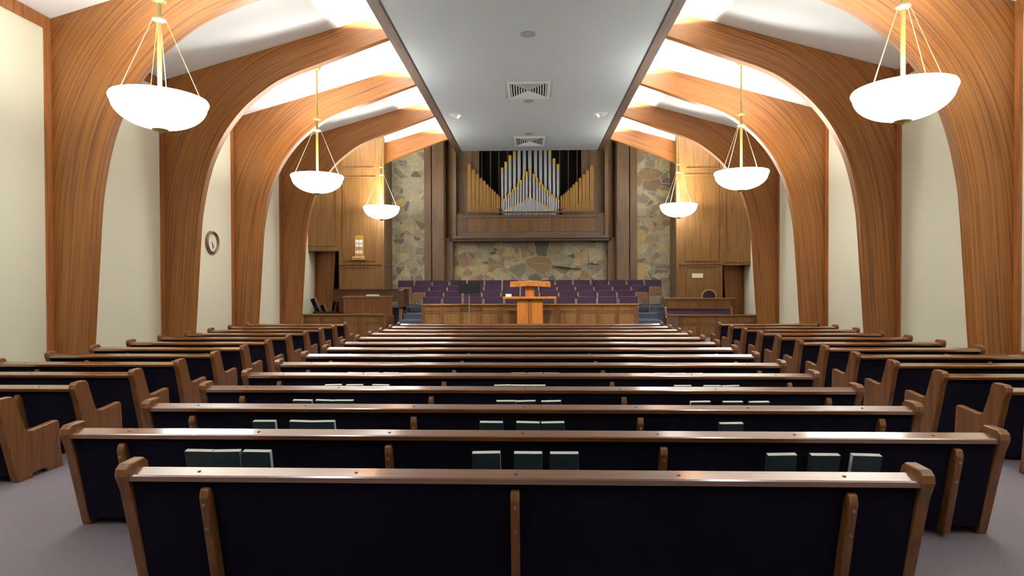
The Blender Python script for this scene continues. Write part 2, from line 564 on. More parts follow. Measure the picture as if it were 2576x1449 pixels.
prism(b, p2, 'z', 3.78, 3.879)
ob('ledge', b, M['brown_x'])
b = NB()
x0, x1 = -3.07, 2.96
box(b, x0, x1, 26.3, 26.5, 4.04, 4.92)
box(b, x0 - .02, x1 + .02, 26.24, 26.3, 4.8, 4.9); box(b, x0 - .02, x1 + .02, 26.22, 26.3, 4.0, 4.16)
pw = (2.88 + 2.94) / 6
for k in range(7):
    xs = -2.94 + k * pw
    box(b, xs - .055, xs + .055, 26.25, 26.3, 4.16, 4.8)
box(b, x0, x0 + .08, 26.23, 26.3, 4.04, 4.95); box(b, x1 - .08, x1, 26.23, 26.3, 4.04, 4.95)
ob('gallery_front', b, M['brown_x'])
for k in range(6):
    xs = -2.94 + k * pw
    b = NB(); box(b, xs + .06, xs + pw - .06, 26.275, 26.3, 4.18, 4.78); frame(b, xs + .06, xs + pw - .06, 4.18, 4.78, 26.28, .02, .012)
    ob('gallery_panel', b, M['oak'])
b = NB()
box(b, -2.85, 2.75, 26.5, 26.58, 5.03, 5.1); box(b, -2.85, -1.4, 26.6, 26.66, 5.17, 5.25); box(b, 1.25, 2.75, 26.6, 26.66, 5.17, 5.25)
ob('pipe_rail', b, M['brown_x'])
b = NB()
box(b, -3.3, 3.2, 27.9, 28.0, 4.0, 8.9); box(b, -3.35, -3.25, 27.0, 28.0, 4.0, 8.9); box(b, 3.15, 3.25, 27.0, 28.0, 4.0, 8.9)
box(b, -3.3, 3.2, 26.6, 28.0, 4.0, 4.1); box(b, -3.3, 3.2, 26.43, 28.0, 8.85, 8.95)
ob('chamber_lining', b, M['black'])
for x in (-2.274, -1.876, -1.486, -1.092, 1.283, 1.677, 2.078):
    b = NB(); box(b, x - .022, x + .022, 27.3, 27.34, 4.1, 8.85); ob('upright_slat', b, M['brown'])

def metal_pipe(x, y, zt, r, tip, foot=4.9, z0=5.06):
    b = NB()
    seg = 14 if r > .04 else 8
    lathe(b, [(0, foot), (r * .35, foot), (r * .9, z0 + .04), (r, z0 + .1), (r, zt - tip), (r * .96, zt - tip)], x, y, seg)
    if r < .03:
        lathe(b, [(r * 1.03, zt - .05), (r * 1.03, zt), (0, zt)], x, y, seg, 1)
    o = ob('silver_pipe', b, [M['silver'], M['gilt']], smooth=True)
    if r > .03:
        b = NB(); lathe(b, [(r * .99, zt - tip - .01), (r * 1.02, zt - tip), (r * 1.02, zt), (r * .8, zt), (r * .8, zt - .1)], x, y, seg)
        bmesh.ops.translate(b, verts=list(b.verts), vec=(-OX, -OY, -OZ))
        t = obj('gilded_tip', b, M['gilt'], o, True)
        t['label'] = 'gilded pipe tip'
    return o
BIG = [(-1.321, 7.11, .061), (-1.157, 7.37, .068), (-.968, 7.66, .075), (-.766, 7.84, .078), (-.557, 8.16, .082), (-.317, 8.3, .085), (-.07, 8.4, .092),
       (.18, 8.3, .085), (.409, 8.2, .082), (.625, 8.1, .078), (.821, 7.88, .075), (1.009, 7.5, .068), (1.184, 7.25, .061)]
for x, zt, r in BIG:
    metal_pipe(x, 26.9, zt, r, .24)
MID = [(-1.321, 5.64), (-1.236, 5.69), (-1.133, 5.83), (-1.03, 5.91), (-.927, 6.01), (-.831, 6.11), (-.721, 6.22), (-.608, 6.37), (-.482, 6.52), (-.355, 6.69),
       (-.218, 6.89), (-.063, 7.01), (.101, 6.79), (.245, 6.61), (.365, 6.44), (.485, 6.31), (.591, 6.2), (.708, 6.08), (.81, 5.96), (.906, 5.89), (.992, 5.79), (1.095, 5.72), (1.198, 5.64)]
for x, zt in MID:
    metal_pipe(x, 26.74, zt, .034 + .022 * max(0, (zt - 5.6) / 1.4), .12 + .12 * (zt - 5.6) / 1.4)
N3 = 40
for i in range(N3):
    x = -1.24 + 2.3 * i / (N3 - 1)
    t = 1 - abs(x + .07) / 1.17
    metal_pipe(x, 26.6, 5.2 + .56 * t ** 1.35, .0215, .04)
WP = [(-2.795, 7.25, .082), (-2.606, 6.99, .082), (-2.428, 6.8, .075), (-2.264, 6.61, .068), (-2.12, 6.48, .061), (-1.986, 6.32, .058), (-1.87, 6.19, .048), (-1.756, 6.1, .048),
      (-1.654, 6.0, .046), (-1.544, 5.89, .046), (-1.448, 5.79, .044), (2.682, 7.13, .082), (2.493, 6.92, .078), (2.332, 6.75, .071), (2.174, 6.58, .065), (2.013, 6.41, .061),
      (1.883, 6.29, .058), (1.763, 6.15, .053), (1.643, 6.05, .049), (1.54, 5.95, .046), (1.438, 5.87, .044), (1.335, 5.79, .044)]
for x, zt, r in WP:
    b = NB()
    box(b, x - r, x + r, 26.72, 26.72 + 2 * r, 5.05, zt)
    box(b, x - r * .25, x + r * .25, 26.75, 26.75 + r * .5, zt, zt + .05)
    ob('wooden_pipe', b, M['gold_wood'])
for s in (-1, 1):
    for i in range(24):
        x = (-2.82 + i * .058) if s < 0 else (2.72 - i * .058)
        zt = 5.2 + .55 * (1 - i / 24) ** 1.7
        b = NB(); box(b, x - .021, x + .021, 26.52, 26.56, 5.1, zt); box(b, x - .012, x + .012, 26.52, 26.56, 4.9, 5.11)
        ob('wooden_pipe', b, M['gold_wood'])

# ------------------------------------------------------------------ panelled low walls, console, screen
def panelled(name, label, cat, x0, x1, y, z0, z1, stiles, rail, cap=.03, depth=.1, zc=.055):
    t = thing(name, label, cat, ((x0 + x1) / 2, y, z0))
    tx = (x0 + x1) / 2
    b = NB(); box(b, x0 - tx, x1 - tx, .0, depth, 0, z1 - z0 - zc); obj('panel_board', b, M['oak'], t)
    b = NB(); box(b, x0 - tx - cap, x1 - tx + cap, -cap - .02, depth + cap, z1 - z0 - zc, z1 - z0); bevel(b, .008, 1); obj('cap_rail', b, M['oak_x'], t)
    b = NB()
    for a, c in zip(stiles, stiles[1:]):
        for zz0, zz1 in ((.06, rail - z0 - .02), (rail - z0 + .02, z1 - z0 - zc - .03)):
            frame(b, a - tx + .05, c - tx - .05, zz0, zz1, 0, .03, .016)
    for a in stiles:
        for dd in (-.028, .012):
            box(b, a - tx + dd, a - tx + dd + .016, -.02, 0, 0, z1 - z0 - zc)
    obj('panel_moulding', b, M['pew_z'], t)
    return t
panelled('choir_screen', 'long oak panelled screen in front of the purple choir chairs', 'screen', -3.72, 3.53, 20.0, .4, 1.24,
         [-3.69 + i * (7.19 / 11) for i in range(12)], .98)
panelled('low_wall', 'low oak panelled wall on the left, under the wooden console', 'low wall', -8.24, -5.36, 21.25, 0, .84, [-8.24, -7.57, -6.88, -6.19, -5.42], .52)
b = NB(); prism(b, [(-5.35, 21.27), (-5.25, 21.34), (-5.1, 21.9), (-5.16, 21.9), (-5.36, 21.36)], 'z', 0, .78)
tag(obj('end_panel', b, M['pew_z']), 'narrow wood end panel closing the left low wall', 'panel')
t = panelled('low_wall', 'low oak panelled wall on the right, in front of the purple bench', 'low wall', 5.2, 7.94, 21.25, 0, .8, [5.24, 5.87, 6.54, 7.24, 7.9], .48)
b = NB(); prism(b, [(-1.37, 0), (-1.37, .1), (-1.62, .5), (-1.7, .46)], 'z', 0, .72); obj('return_panel', b, M['brown'], t)
b = NB(); prism(b, [(-1.4, -.05), (-1.35, .14), (-1.6, .55), (-1.75, .48)], 'z', .745, .8); obj('return_cap', b, M['oak_x'], t)
panelled('rear_low_wall', 'upper panelled wall on the right, behind the purple bench', 'low wall', 5.0, 7.65, 22.74, .15, 1.35, [5.03, 5.63, 6.3, 6.95, 7.62], .95, .02, .07)

# console left
t = thing('organ_console', 'boxy wooden organ console above the left low wall, papers on top', 'console', (-6.25, 21.6, .15))
b = NB(); box(b, -.65, .65, 0, .5, 0, 1.26); prism(b, [(.65, 0), (1.05, .5), (.65, .5)], 'z', 0, 1.26); obj('case', b, M['pew_z'], t)
b = NB(); prism(b, [(-.68, -.04), (.68, -.04), (1.1, .52), (-.68, .52)], 'z', 1.26, 1.32); obj('top_board', b, M['oak_x'], t)
b = NB()
for a, c in ((-.62, -.02), (.06, .6)):
    frame(b, a, c, .7, 1.2, 0, .04, .02)
obj('panel_moulding', b, M['oak'], t)
b = NB(); box(b, -.22, .2, -.14, .14, 0, .05); o = obj('paper_stack', b, M['paper'], None, False, (-5.85, 21.8, 1.471))
tag(o, 'white stack of papers lying on the wooden organ console', 'papers')

# grand piano behind the console
t = thing('grand_piano', 'brown wooden piano behind the console, left of the choir chairs', 'piano', (-6.1, 22.4, .15))
b = NB(); prism(b, [(-1.35, -.25), (1.1, -.25), (1.1, .62), (-.6, .62), (-1.1, .45), (-1.35, .1)], 'z', 1.1, 1.52); obj('case', b, M['piano'], t)
b = NB(); prism(b, [(-1.4, -.28), (1.1, -.28), (1.1, .66), (-.6, .66), (-1.15, .5), (-1.4, .1)], 'z', 1.525, 1.57); obj('lid', b, M['piano'], t)
b = NB(); box(b, 1.1, 1.34, -.3, .62, .88, 1.57); bevel(b, .05, 2); obj('key_block', b, M['piano'], t)
for x, y in ((1.18, -.12), (1.18, .5), (-1.0, .15)):
    b = NB(); box(b, x - .065, x + .065, y - .065, y + .065, .05, 1.1); obj('leg', b, M['brown'], t)

# rack with dark leaning folders in the left niche
t = thing('wooden_rack', 'low wooden rack in the left niche holding dark leaning cases', 'rack', (-7.87, 22.6, .15))
b = NB(); box(b, -.45, .5, -.15, .5, .0, .66); box(b, -.45, .5, -.2, -.15, 0, .72); obj('box', b, M['piano'], t)
for k, (x, w, h, ang, lab) in enumerate(((-8.14, .16, .62, -24, 'dark leaning case with long pale edge, leftmost in the niche rack'),
                                         (-7.9, .13, .34, -22, 'short dark leaning case with pale edge, middle of the niche rack'),
                                         (-7.62, .1, .36, 12, 'thin dark case tilting the other way at the rack right end'))):
    t = thing('leaning_case', lab, 'case', (x, 22.72, .812), 'dark cases in the niche rack')
    t.rotation_euler = (0, math.radians(ang), 0)
    b = NB(); box(b, -w, 0, -.02, .12, .04, h); obj('body', b, M['blackmetal'], t)
    b = NB(); box(b, 0.001, .022, -.022, .122, .04, h + .02); obj('edge_strip', b, M['metal'], t)

# bench facing the nave, right; choir chair behind is further below

# ------------------------------------------------------------------ pews
END = [(.19, 0), (.17, .06), (.0, .70), (-.045, .80), (-.04, .845), (-.005, .872), (.13, .875), (.165, .845), (.2, .74), (.285, .52), (.32, .49),
       (.36, .482), (.69, .515), (.715, .49), (.735, .2), (.765, .02), (.765, 0), (.56, 0), (.53, .045), (.38, .045), (.35, 0)]
def end_mesh():
    b = NB(); prism(b, END, 'x', -.038, .038)
    bmesh.ops.recalc_face_normals(b, faces=list(b.faces))
    es = [e for e in b.edges if all(abs(abs(v.co.x) - .038) < 1e-6 for v in e.verts) and e.verts[0].co.x * e.verts[1].co.x > 0]
    bmesh.ops.bevel(b, geom=es, offset=.009, segments=2, affect='EDGES', profile=.5)
    return mesh_of('end_panel', b, M['pew_z'])
END_ME = end_mesh()
def support_mesh():
    b = NB()
    prof = [(.0, .732), (-.026, .722), (-.04, .675), (.105, .03), (.19, .03), (.03, .69)]
    prism(b, prof, 'x', -.028, .028)
    bevel(b, .01, 2)
    for z in (.63, .47):
        y = -.04 + (.66 - z) * .23 - .004
        lathe_b = NB()
        lathe_b.free()
        tube(b, (0, y + .01, z), (0, y - .006, z - .001), .009, 8, mi=1)
    return mesh_of('support', b, [M['pew_z'], M['metal']])
SUP_ME = support_mesh()
SUP_ME.shade_smooth(); SUP_ME.set_sharp_from_angle(angle=.6)
def make_pew(L, sups, racks, loc, label, group, rz=0., plugs=True):
    t = thing('church_pew', label, 'pew', loc, group, rz)
    h = L / 2
    b = NB(); prism(b, [(.008, .78), (.05, .78), (.21, .40), (.21, .07), (.165, .07)], 'x', -h + .077, h - .077); obj('backrest', b, M['fabric'], t)
    b = NB(); prism(b, [(-.024, .768), (-.024, .798), (-.016, .807), (.073, .829), (.084, .824), (.084, .785), (.03, .768)], 'x', -h + .077, h - .077)
    if plugs:
        n = max(2, int(round(L / 1.06)))
        for i in range(n):
            x = -h + L * (i + .5) / n
            tube(b, (x, .028, .808), (x + .0005, .0267, .8205), .011, 8, mi=1)
    obj('top_rail', b, [M['pew_x'], M['stud']], t)
    b = NB(); box(b, -h + .077, h - .077, .22, .68, .36, .4); prism(b, [(.2, .4), (.2, .47), (.6, .455), (.67, .43), (.67, .4)], 'x', -h + .078, h - .078); obj('seat', b, M['fabric'], t)
    for s in (-1, 1):
        obj('end_panel', END_ME, None, t, False, (s * (h - .038), 0, 0))
    for x in sups:
        obj('support', SUP_ME, None, t, False, (x, 0, 0))
    for x0, x1 in racks:
        b = NB()
        box(b, x0, x1, -.08, .085, .393, .413); box(b, x0, x1, -.095, -.08, .393, .5)
        box(b, x0 - .012, x0, -.095, .08, .393, .5); box(b, x1, x1 + .012, -.095, .08, .393, .5)
        obj('book_rack', b, M['pew_x'], t)
    return t
PY = [3.62 + .978 * i for i in range(14)]
make_pew(4.95, [-1.92, -.005, 2.005], [], (-.1, PY[0], 0), 'shortest centre pew, nearest the camera, with no hymnals on its back', 'centre block pews')
CX = -.075
RACKS = [(-2.85, -1.75), (-.75, .75), (1.45, 2.9)]
def clab(i):
    extra = {1: ', three hymnals behind each bay', 2: ', hymnals in its back racks', 13: ', closest to the pulpit'}
    return 'long centre pew, %s row from the camera%s' % (ORD[i], extra.get(i, ''))
cp = make_pew(7.29, [-3.16, -1.04, 1.08, 3.28], RACKS, (CX, PY[1], 0), clab(1), 'centre block pews')
for i in range(2, 14):
    dup(cp, (CX, PY[i], 0), clab(i))
lp = make_pew(2.82, [-.72, .72], [], (-6.54, PY[2], 0), 'short pew of the left block, nearest the camera, cut by the frame', 'left block pews')
for i in range(3, 14):
    dup(lp, (-6.54, PY[i], 0), 'short pew of the left block, %s from the camera along the aisle' % ORD[i - 2] if i < 13 else 'short pew of the left block, farthest, beside the low wall')
rp = make_pew(2.7, [-.7, .7], [], (6.4, PY[2], 0), 'short pew of the right block, nearest the camera, mostly outside the frame', 'right block pews')
for i in range(3, 14):
    dup(rp, (6.4, PY[i], 0), 'short pew of the right block, %s from the camera along the aisle' % ORD[i - 2] if i < 13 else 'short pew of the right block, farthest, beside the low wall')
t = make_pew(2.5, [], [], (6.2, 22.56, .15), 'purple upholstered bench facing the nave behind the right low wall', 'chancel benches', PI, False)
for c in t.children:
    if c.name.startswith(('backrest', 'seat')):
        c.data.materials[0] = M['plum']

# ------------------------------------------------------------------ hymnals
def make_book(label):
    t = thing('hymnal', label, 'book', (0, 0, 0), 'hymnals in the pew racks')
    w, h, d = .215, .29, .046
    b = NB(); box(b, -w / 2, w / 2, -d / 2, -d / 2 + .003, 0, h); box(b, -w / 2, w / 2, d / 2 - .003, d / 2, 0, h); box(b, -w / 2, -w / 2 + .004, -d / 2, d / 2, 0, h)
    obj('cover', b, M['cover'], t)
    b = NB(); box(b, -w / 2 + .004, w / 2 + .001, -d / 2 + .003, d / 2 - .003, .004, h + .001); obj('pages', b, M['pages'], t)
    return t
# offsets of book centres along each pew, by rack (metres from the room axis)
BK = {1: [[-2.575, -2.355, -2.125], [-.345, -.034, .243], [1.873, 2.184, 2.485]],
      2: [[-2.508, -2.165, -1.945], [-.376, -.045, .193], [1.82]],
      3: [[-2.53, -2.281, -2.064], [-.282, -.058, .212], [1.819, 2.157, 2.44]],
      4: [[-2.51, -2.241, -1.916], [-.364, -.152, .066], [1.868, 2.237, 2.461]],
      5: [[-2.535, -2.289, -2.016], [-.192, .046, .278], [1.831, 2.062, 2.292]]}
OFF = {1: 0, 2: 0, 3: 0, 4: 0, 5: 0}
PLACE3 = ['leftmost', 'middle', 'rightmost']
RK = ['left', 'centre', 'right']
proto = None
for row, racks in BK.items():
    for ri, xs in enumerate(racks):
        for bi, x in enumerate(xs):
            if len(xs) == 1:
                lab = 'dark green hymnal standing alone in the %s rack, %s centre pew from camera' % (RK[ri], ORD[row])
            else:
                lab = 'dark green hymnal, %s of three in the %s rack, %s centre pew from camera' % (PLACE3[bi], RK[ri], ORD[row])
            roll = math.radians(random.uniform(-1.6, 1.6))
            rot = (math.radians(12), roll, (PI if (row * 3 + ri + bi) % 4 == 3 else 0))
            if rot[2]:
                rot = (math.radians(-12), roll, PI)
            loc = (x, PY[row] - .02, .414)
            if proto is None:
                proto = make_book(lab)
                proto.location = loc
                proto.rotation_euler = rot
            else:
                dup(proto, loc, lab, rot)

# ------------------------------------------------------------------ choir chairs
def make_chair(label):
    t = thing('choir_chair', label, 'chair', (0, 0, 0), 'purple folding choir chairs')
    b = NB(); prism(b, [(-.035, .50), (.0, 1.045), (.02, 1.06), (.05, 1.055), (.06, 1.0), (.04, .46)], 'x', -.324, .324); bevel(b, .012, 2); obj('backrest', b, M['plum'], t)
    b = NB()
    pts = [(-.3, .42), (.3, .42), (.3, .70), (.26, .765), (.18, .785), (-.18, .785), (-.26, .765), (-.3, .70)]
    prism(b, pts, 'y', -.17, -.06); bevel(b, .015, 2); obj('seat', b, [M['shell']], t)
    for s in (-1, 1):
        b = NB(); box(b, s * .338 - .012, s * .338 + .012, -.05, .05, 0, .98); box(b, s * .338 - .012, s * .338 + .012, -.16, .16, 0, .03); obj('frame', b, M['metal'], t)
    return t
ROWS = [(20.9, .4, [-3.52 + .728 * i for i in range(5)] + [3.365 - .728 * i for i in range(4, -1, -1)], 'front row'),
        (22.0, .6, [-3.62 + .709 * i for i in range(11)], 'second row'),
        (23.1, .79, [-4.35 + .710 * i for i in range(13)], 'third row'),
        (24.2, .985, [-5.14 + .716 * i for i in range(15)], 'back row')]
cproto = None
for y, z, xs, rn in ROWS:
    for i, x in enumerate(xs):
        n = len(xs)
        if i == 0:
            lab = 'purple choir chair at the far left end of the %s' % rn
        elif i == n - 1:
            lab = 'purple choir chair at the far right end of the %s' % rn
        elif i < n / 2:
            lab = 'purple choir chair, %s from the left in the %s' % (ORD[i], rn)
        else:
            lab = 'purple choir chair, %s from the right in the %s' % (ORD[n - 1 - i], rn)
        if cproto is None:
            cproto = make_chair(lab)
            cproto.location = (x, y, z)
        else:
            dup(cproto, (x, y, z), lab)

# single round-backed chair, right
t = thing('desk_chair', 'round-backed purple chair with pale frame behind the right panelled wall', 'chair', (6.83, 23.12, .15))
def arc(w, z0, z1, n=10):
    return [(-w, z0)] + [(-w * math.cos(PI * i / n), z1 - (z1 - z0) * .42 + (z1 - z0) * .42 * math.sin(PI * i / n)) for i in range(n + 1)] + [(w, z0)]
b = NB(); prism(b, arc(.24, .95, 1.47), 'y', .1, .15); obj('backrest', b, M['plum'], t)
b = NB(); A = arc(.29, .9, 1.52); Bq = arc(.245, .9, 1.475)
prism(b, A + Bq[::-1], 'y', .09, .16); obj('back_frame', b, M['pale_frame'], t)
b = NB(); box(b, -.27, .27, -.26, .16, .58, .66); bevel(b, .02, 2); obj('seat', b, M['plum'], t)
for x in (-.23, .23):
    for y in (-.22, .12):
        b = NB(); box(b, x - .02, x + .02, y - .02, y + .02, 0, .58 if y < 0 else .95); obj('leg', b, M['pale_frame'], t)

# ------------------------------------------------------------------ pulpit
t = thing('pulpit', 'wooden pulpit with wide shelf and faceted top in front of the choir', 'pulpit', (-.06, 18.9, .4))
b = NB(); box(b, -.41, .41, 0, .5, .05, 1.04); bevel(b, .008, 1); obj('base', b, M['pulpit'], t)
b = NB(); box(b, -.44, .44, -.03, .53, 0, .06); obj('plinth', b, M['pulpit'], t)
b = NB()
for x in (-.045, .02):
    box(b, x, x + .025, -.02, 0, .06, 1.04)
obj('center_moulding', b, M['pew_z'], t)
b = NB(); box(b, -.86, .84, -.12, .58, 1.035, 1.105); bevel(b, .01, 1); obj('shelf', b, M['pulpit'], t)
b = NB(); box(b, -.145, .145, .08, .4, 1.105, 1.46); obj('neck', b, M['pulpit'], t)
b = NB()
P3 = []
for x, zc, yc in ((-.63, -.03, .0), (0, .01, -.07), (.65, -.03, .0)):
    P3.append([b.verts.new((x, yc, 1.44 + zc)), b.verts.new((x, yc, 1.56 + zc)), b.verts.new((x, .52, 1.62 + zc)), b.verts.new((x, .52, 1.5 + zc))])
for a, c in zip(P3, P3[1:]):
    for i in range(4):
        b.faces.new((a[i], c[i], c[(i + 1) % 4], a[(i + 1) % 4]))
b.faces.new(P3[0]); b.faces.new(P3[2][::-1])
obj('desk_top', b, M['pulpit'], t)
b = NB(); box(b, -.09, .09, -.03, .1, 0, .085); o = obj('white_box', b, M['paper'], None, False, (-.74, 18.95, 1.506))
tag(o, 'small white box on the left of the pulpit shelf', 'box')

# music stand
t = thing('music_stand', 'black music stand left of the pulpit, in front of the choir', 'music stand', (-2.05, 19.4, .4))
b = NB(); prism(b, [(-.03, 1.22), (.06, 1.53), (.075, 1.525), (-.01, 1.21)], 'x', -.355, .36); box(b, -.355, .36, -.09, -.03, 1.215, 1.23); obj('desk', b, M['blackmetal'], t)
b = NB(); tube(b, (0, .05, .08), (0, .03, 1.34), .016, 10); obj('post', b, M['metal'], t, True)
for a in (90, 210, 330):
    b = NB(); c, s = math.cos(math.radians(a)), math.sin(math.radians(a)); tube(b, (0, .05, .2), (.3 * c, .05 + .3 * s, .012), .012, 8); obj('leg', b, M['blackmetal'], t, True)

# ------------------------------------------------------------------ hymn board, plaque, clock
t = thing('hymn_board', 'wooden hymn board showing three hymn numbers on the left oak wall', 'hymn board', (-6.85, YF - .032, 2.86))
b = NB()
prism(b, [(-.2, .1), (.2, .1), (.17, .3), (.17, .93), (.1, .97), (0, .99), (-.1, .97), (-.17, .93), (-.17, .3)], 'y', 0, .03); bevel(b, .005, 1)
obj('board', b, M['gold_wood'], t)
b = NB(); box(b, -.25, .25, -.09, .03, .0, .1); obj('ledge', b, M['gold_wood'], t)
b = NB(); box(b, -.24, .24, -.095, -.088, .1, .13); obj('spare_card_row', b, M['cream_plastic'], t)
def text_part(s, size, x, y, z, parent, mat):
    cu = bpy.data.curves.new('numeral', 'FONT')
    cu.body = s
    cu.size = size
    cu.align_x = 'CENTER'
    cu.align_y = 'CENTER'
    cu.extrude = .001
    cu.materials.append(mat)
    tmp = bpy.data.objects.new('numeral', cu)
    COL.objects.link(tmp)
    bpy.context.view_layer.update()
    me = bpy.data.meshes.new_from_object(tmp)
    bpy.data.objects.remove(tmp)
    o = bpy.data.objects.new('numeral', me)
    COL.objects.link(o)
    o.location = (x, y, z)
    o.rotation_euler = (PI / 2, 0, 0)
    o.scale = (.9, 1.1, 1)
    o.parent = parent
    return o
for txt, z in (('131', .735), ('187', .58), ('242', .315)):
    for k, ch in enumerate(txt):
        b = NB(); box(b, -.046, .046, -.008, 0, -.062, .062); c = obj('number_card', b, M['paper'], t, False, ((k - 1) * .097, 0, z))
        text_part(ch, .125, 0, -.0095, 0, c, M['ink'])
t = thing('wall_plaque', 'small cream plaque with a row of dots on the right oak wall', 'plaque', (6.46, YF - .022, 2.11))
b = NB(); box(b, -.21, .21, 0, .02, 0, .17); obj('plate', b, M['cream_plastic'], t)
b = NB()
for i in range(6):
    box(b, -.16 + i * .06, -.142 + i * .06, -.004, 0, .075, .09)
obj('dot_row', b, M['disc'], t)

t = thing('wall_clock', 'round wooden wall clock on the left cream wall between two arches', 'clock', (XL, 16.32, 3.1))
def rot_x(b):
    bmesh.ops.rotate(b, verts=list(b.verts), cent=(0, 0, 0), matrix=Matrix.Rotation(PI / 2, 3, 'Y'))
b = NB(); lathe(b, [(.25, .015), (.25, .05), (.27, .075), (.29, .085), (.318, .06), (.325, .0), (.25, .0)], 0, 0, 40); rot_x(b); obj('frame', b, M['oak'], t, True)
b = NB(); lathe(b, [(0, .02), (.255, .02), (.255, .001), (0, .001)], 0, 0, 40); rot_x(b); obj('dial', b, M['dial'], t)
b = NB(); prism(b, [(-.02, .03), (.11, -.13), (.1, -.145), (-.035, .02)], 'x', .022, .027); obj('hand', b, M['ink'], t)
b = NB(); prism(b, [(.0, .01), (.045, -.17), (.03, -.172), (-.012, .0)], 'x', .028, .033); obj('hand', b, M['ink'], t)

# ------------------------------------------------------------------ ceiling fittings
def vent(y0, y1, label):
    yc, hw, hd = (y0 + y1) / 2, .63, (y1 - y0) / 2
    t = thing('air_vent', label, 'vent', (-.08, yc, SZ + .018), 'air vents in the grey ceiling strip')
    b = NB()
    box(b, -hw, hw, -hd, -hd + .08, -.04, 0); box(b, -hw, hw, hd - .08, hd, -.04, 0); box(b, -hw, -hw + .08, -hd + .08, hd - .08, -.04, 0); box(b, hw - .08, hw, -hd + .08, hd - .08, -.04, 0)
    obj('frame', b, M['plaster_white'], t)
    b = NB(); box(b, -hw + .08, hw - .08, -hd + .08, hd - .08, -.006, 0); obj('throat_shade', b, M['vent_dark'], t)  # flat plate, its dark colour stands in for a shaded recess
    b = NB()
    n = 7
    for k in range(n):
        f = k / n
        x, y = (hw - .1) * (1 - f), (hd - .1) * (1 - f)
        th = .013
        for s in (-1, 1):
            prism(b, [(s * x, -.036), (s * (x - th * 1.6), -.036), (s * (x - th * 2.6), -.007), (s * (x - th), -.007)], 'y', -y, y)
            prism(b, [(s * y, -.036), (s * (y - th * 1.6), -.036), (s * (y - th * 2.6), -.007), (s * (y - th), -.007)], 'x', -x, x)
    obj('louvers', b, M['plaster_white'], t)
vent(10.75, 12.2, 'square louvered air vent at the top edge of the grey ceiling strip')
vent(17.3, 18.8, 'square louvered air vent halfway along the grey ceiling strip')
vent(23.88, 25.4, 'square louvered air vent nearest the organ pipes')
for (x, y, r), lab in (((-.07, 14.0, .17), 'round grey ceiling cover in front of the middle air vent'),
                       ((-.08, 19.2, .16), 'round grey ceiling cover just beyond the middle air vent'),
                       ((-.1, 23.4, .16), 'faint round ceiling cover just before the far air vent')):
    b = NB(); lathe(b, [(0, -.022), (r * .8, -.022), (r, -.01), (r, 0), (0, 0)], 0, 0, 28); o = obj('ceiling_cover', b, M['disc'], None, True, (x, y, SZ + .018))
    tag(o, lab, 'ceiling cover', 'round ceiling covers')
for x, y, s, nm in ((-2.6, 20.65, 1, 'left'), (2.37, 20.7, -1, 'right')):
    t = thing('eyeball_spotlight', 'recessed eyeball spotlight near the %s edge of the grey ceiling strip' % nm, 'spotlight', (x, y, SZ + .018), 'eyeball spotlights')
    b = NB(); lathe(b, [(.14, -.01), (.16, -.03), (.24, -.02), (.25, 0), (.14, 0)], 0, 0, 28); obj('trim_ring', b, M['plaster_white'], t, True)
    b = NB(); bmesh.ops.create_uvsphere(b, u_segments=24, v_segments=12, radius=.145); bmesh.ops.scale(b, vec=(1, 1, .75), verts=list(b.verts)); obj('eyeball', b, M['plaster_white'], t, True, (-s * .03, 0, -.005))
    b = NB(); lathe(b, [(0, 0), (.07, 0), (.07, .02), (0, .02)], 0, 0, 20); o = obj('lamp_face', b, M['lamp_face'], t, False, (s * .09, -.02, -.085)); o.rotation_euler = (0, s * -.9, 0)

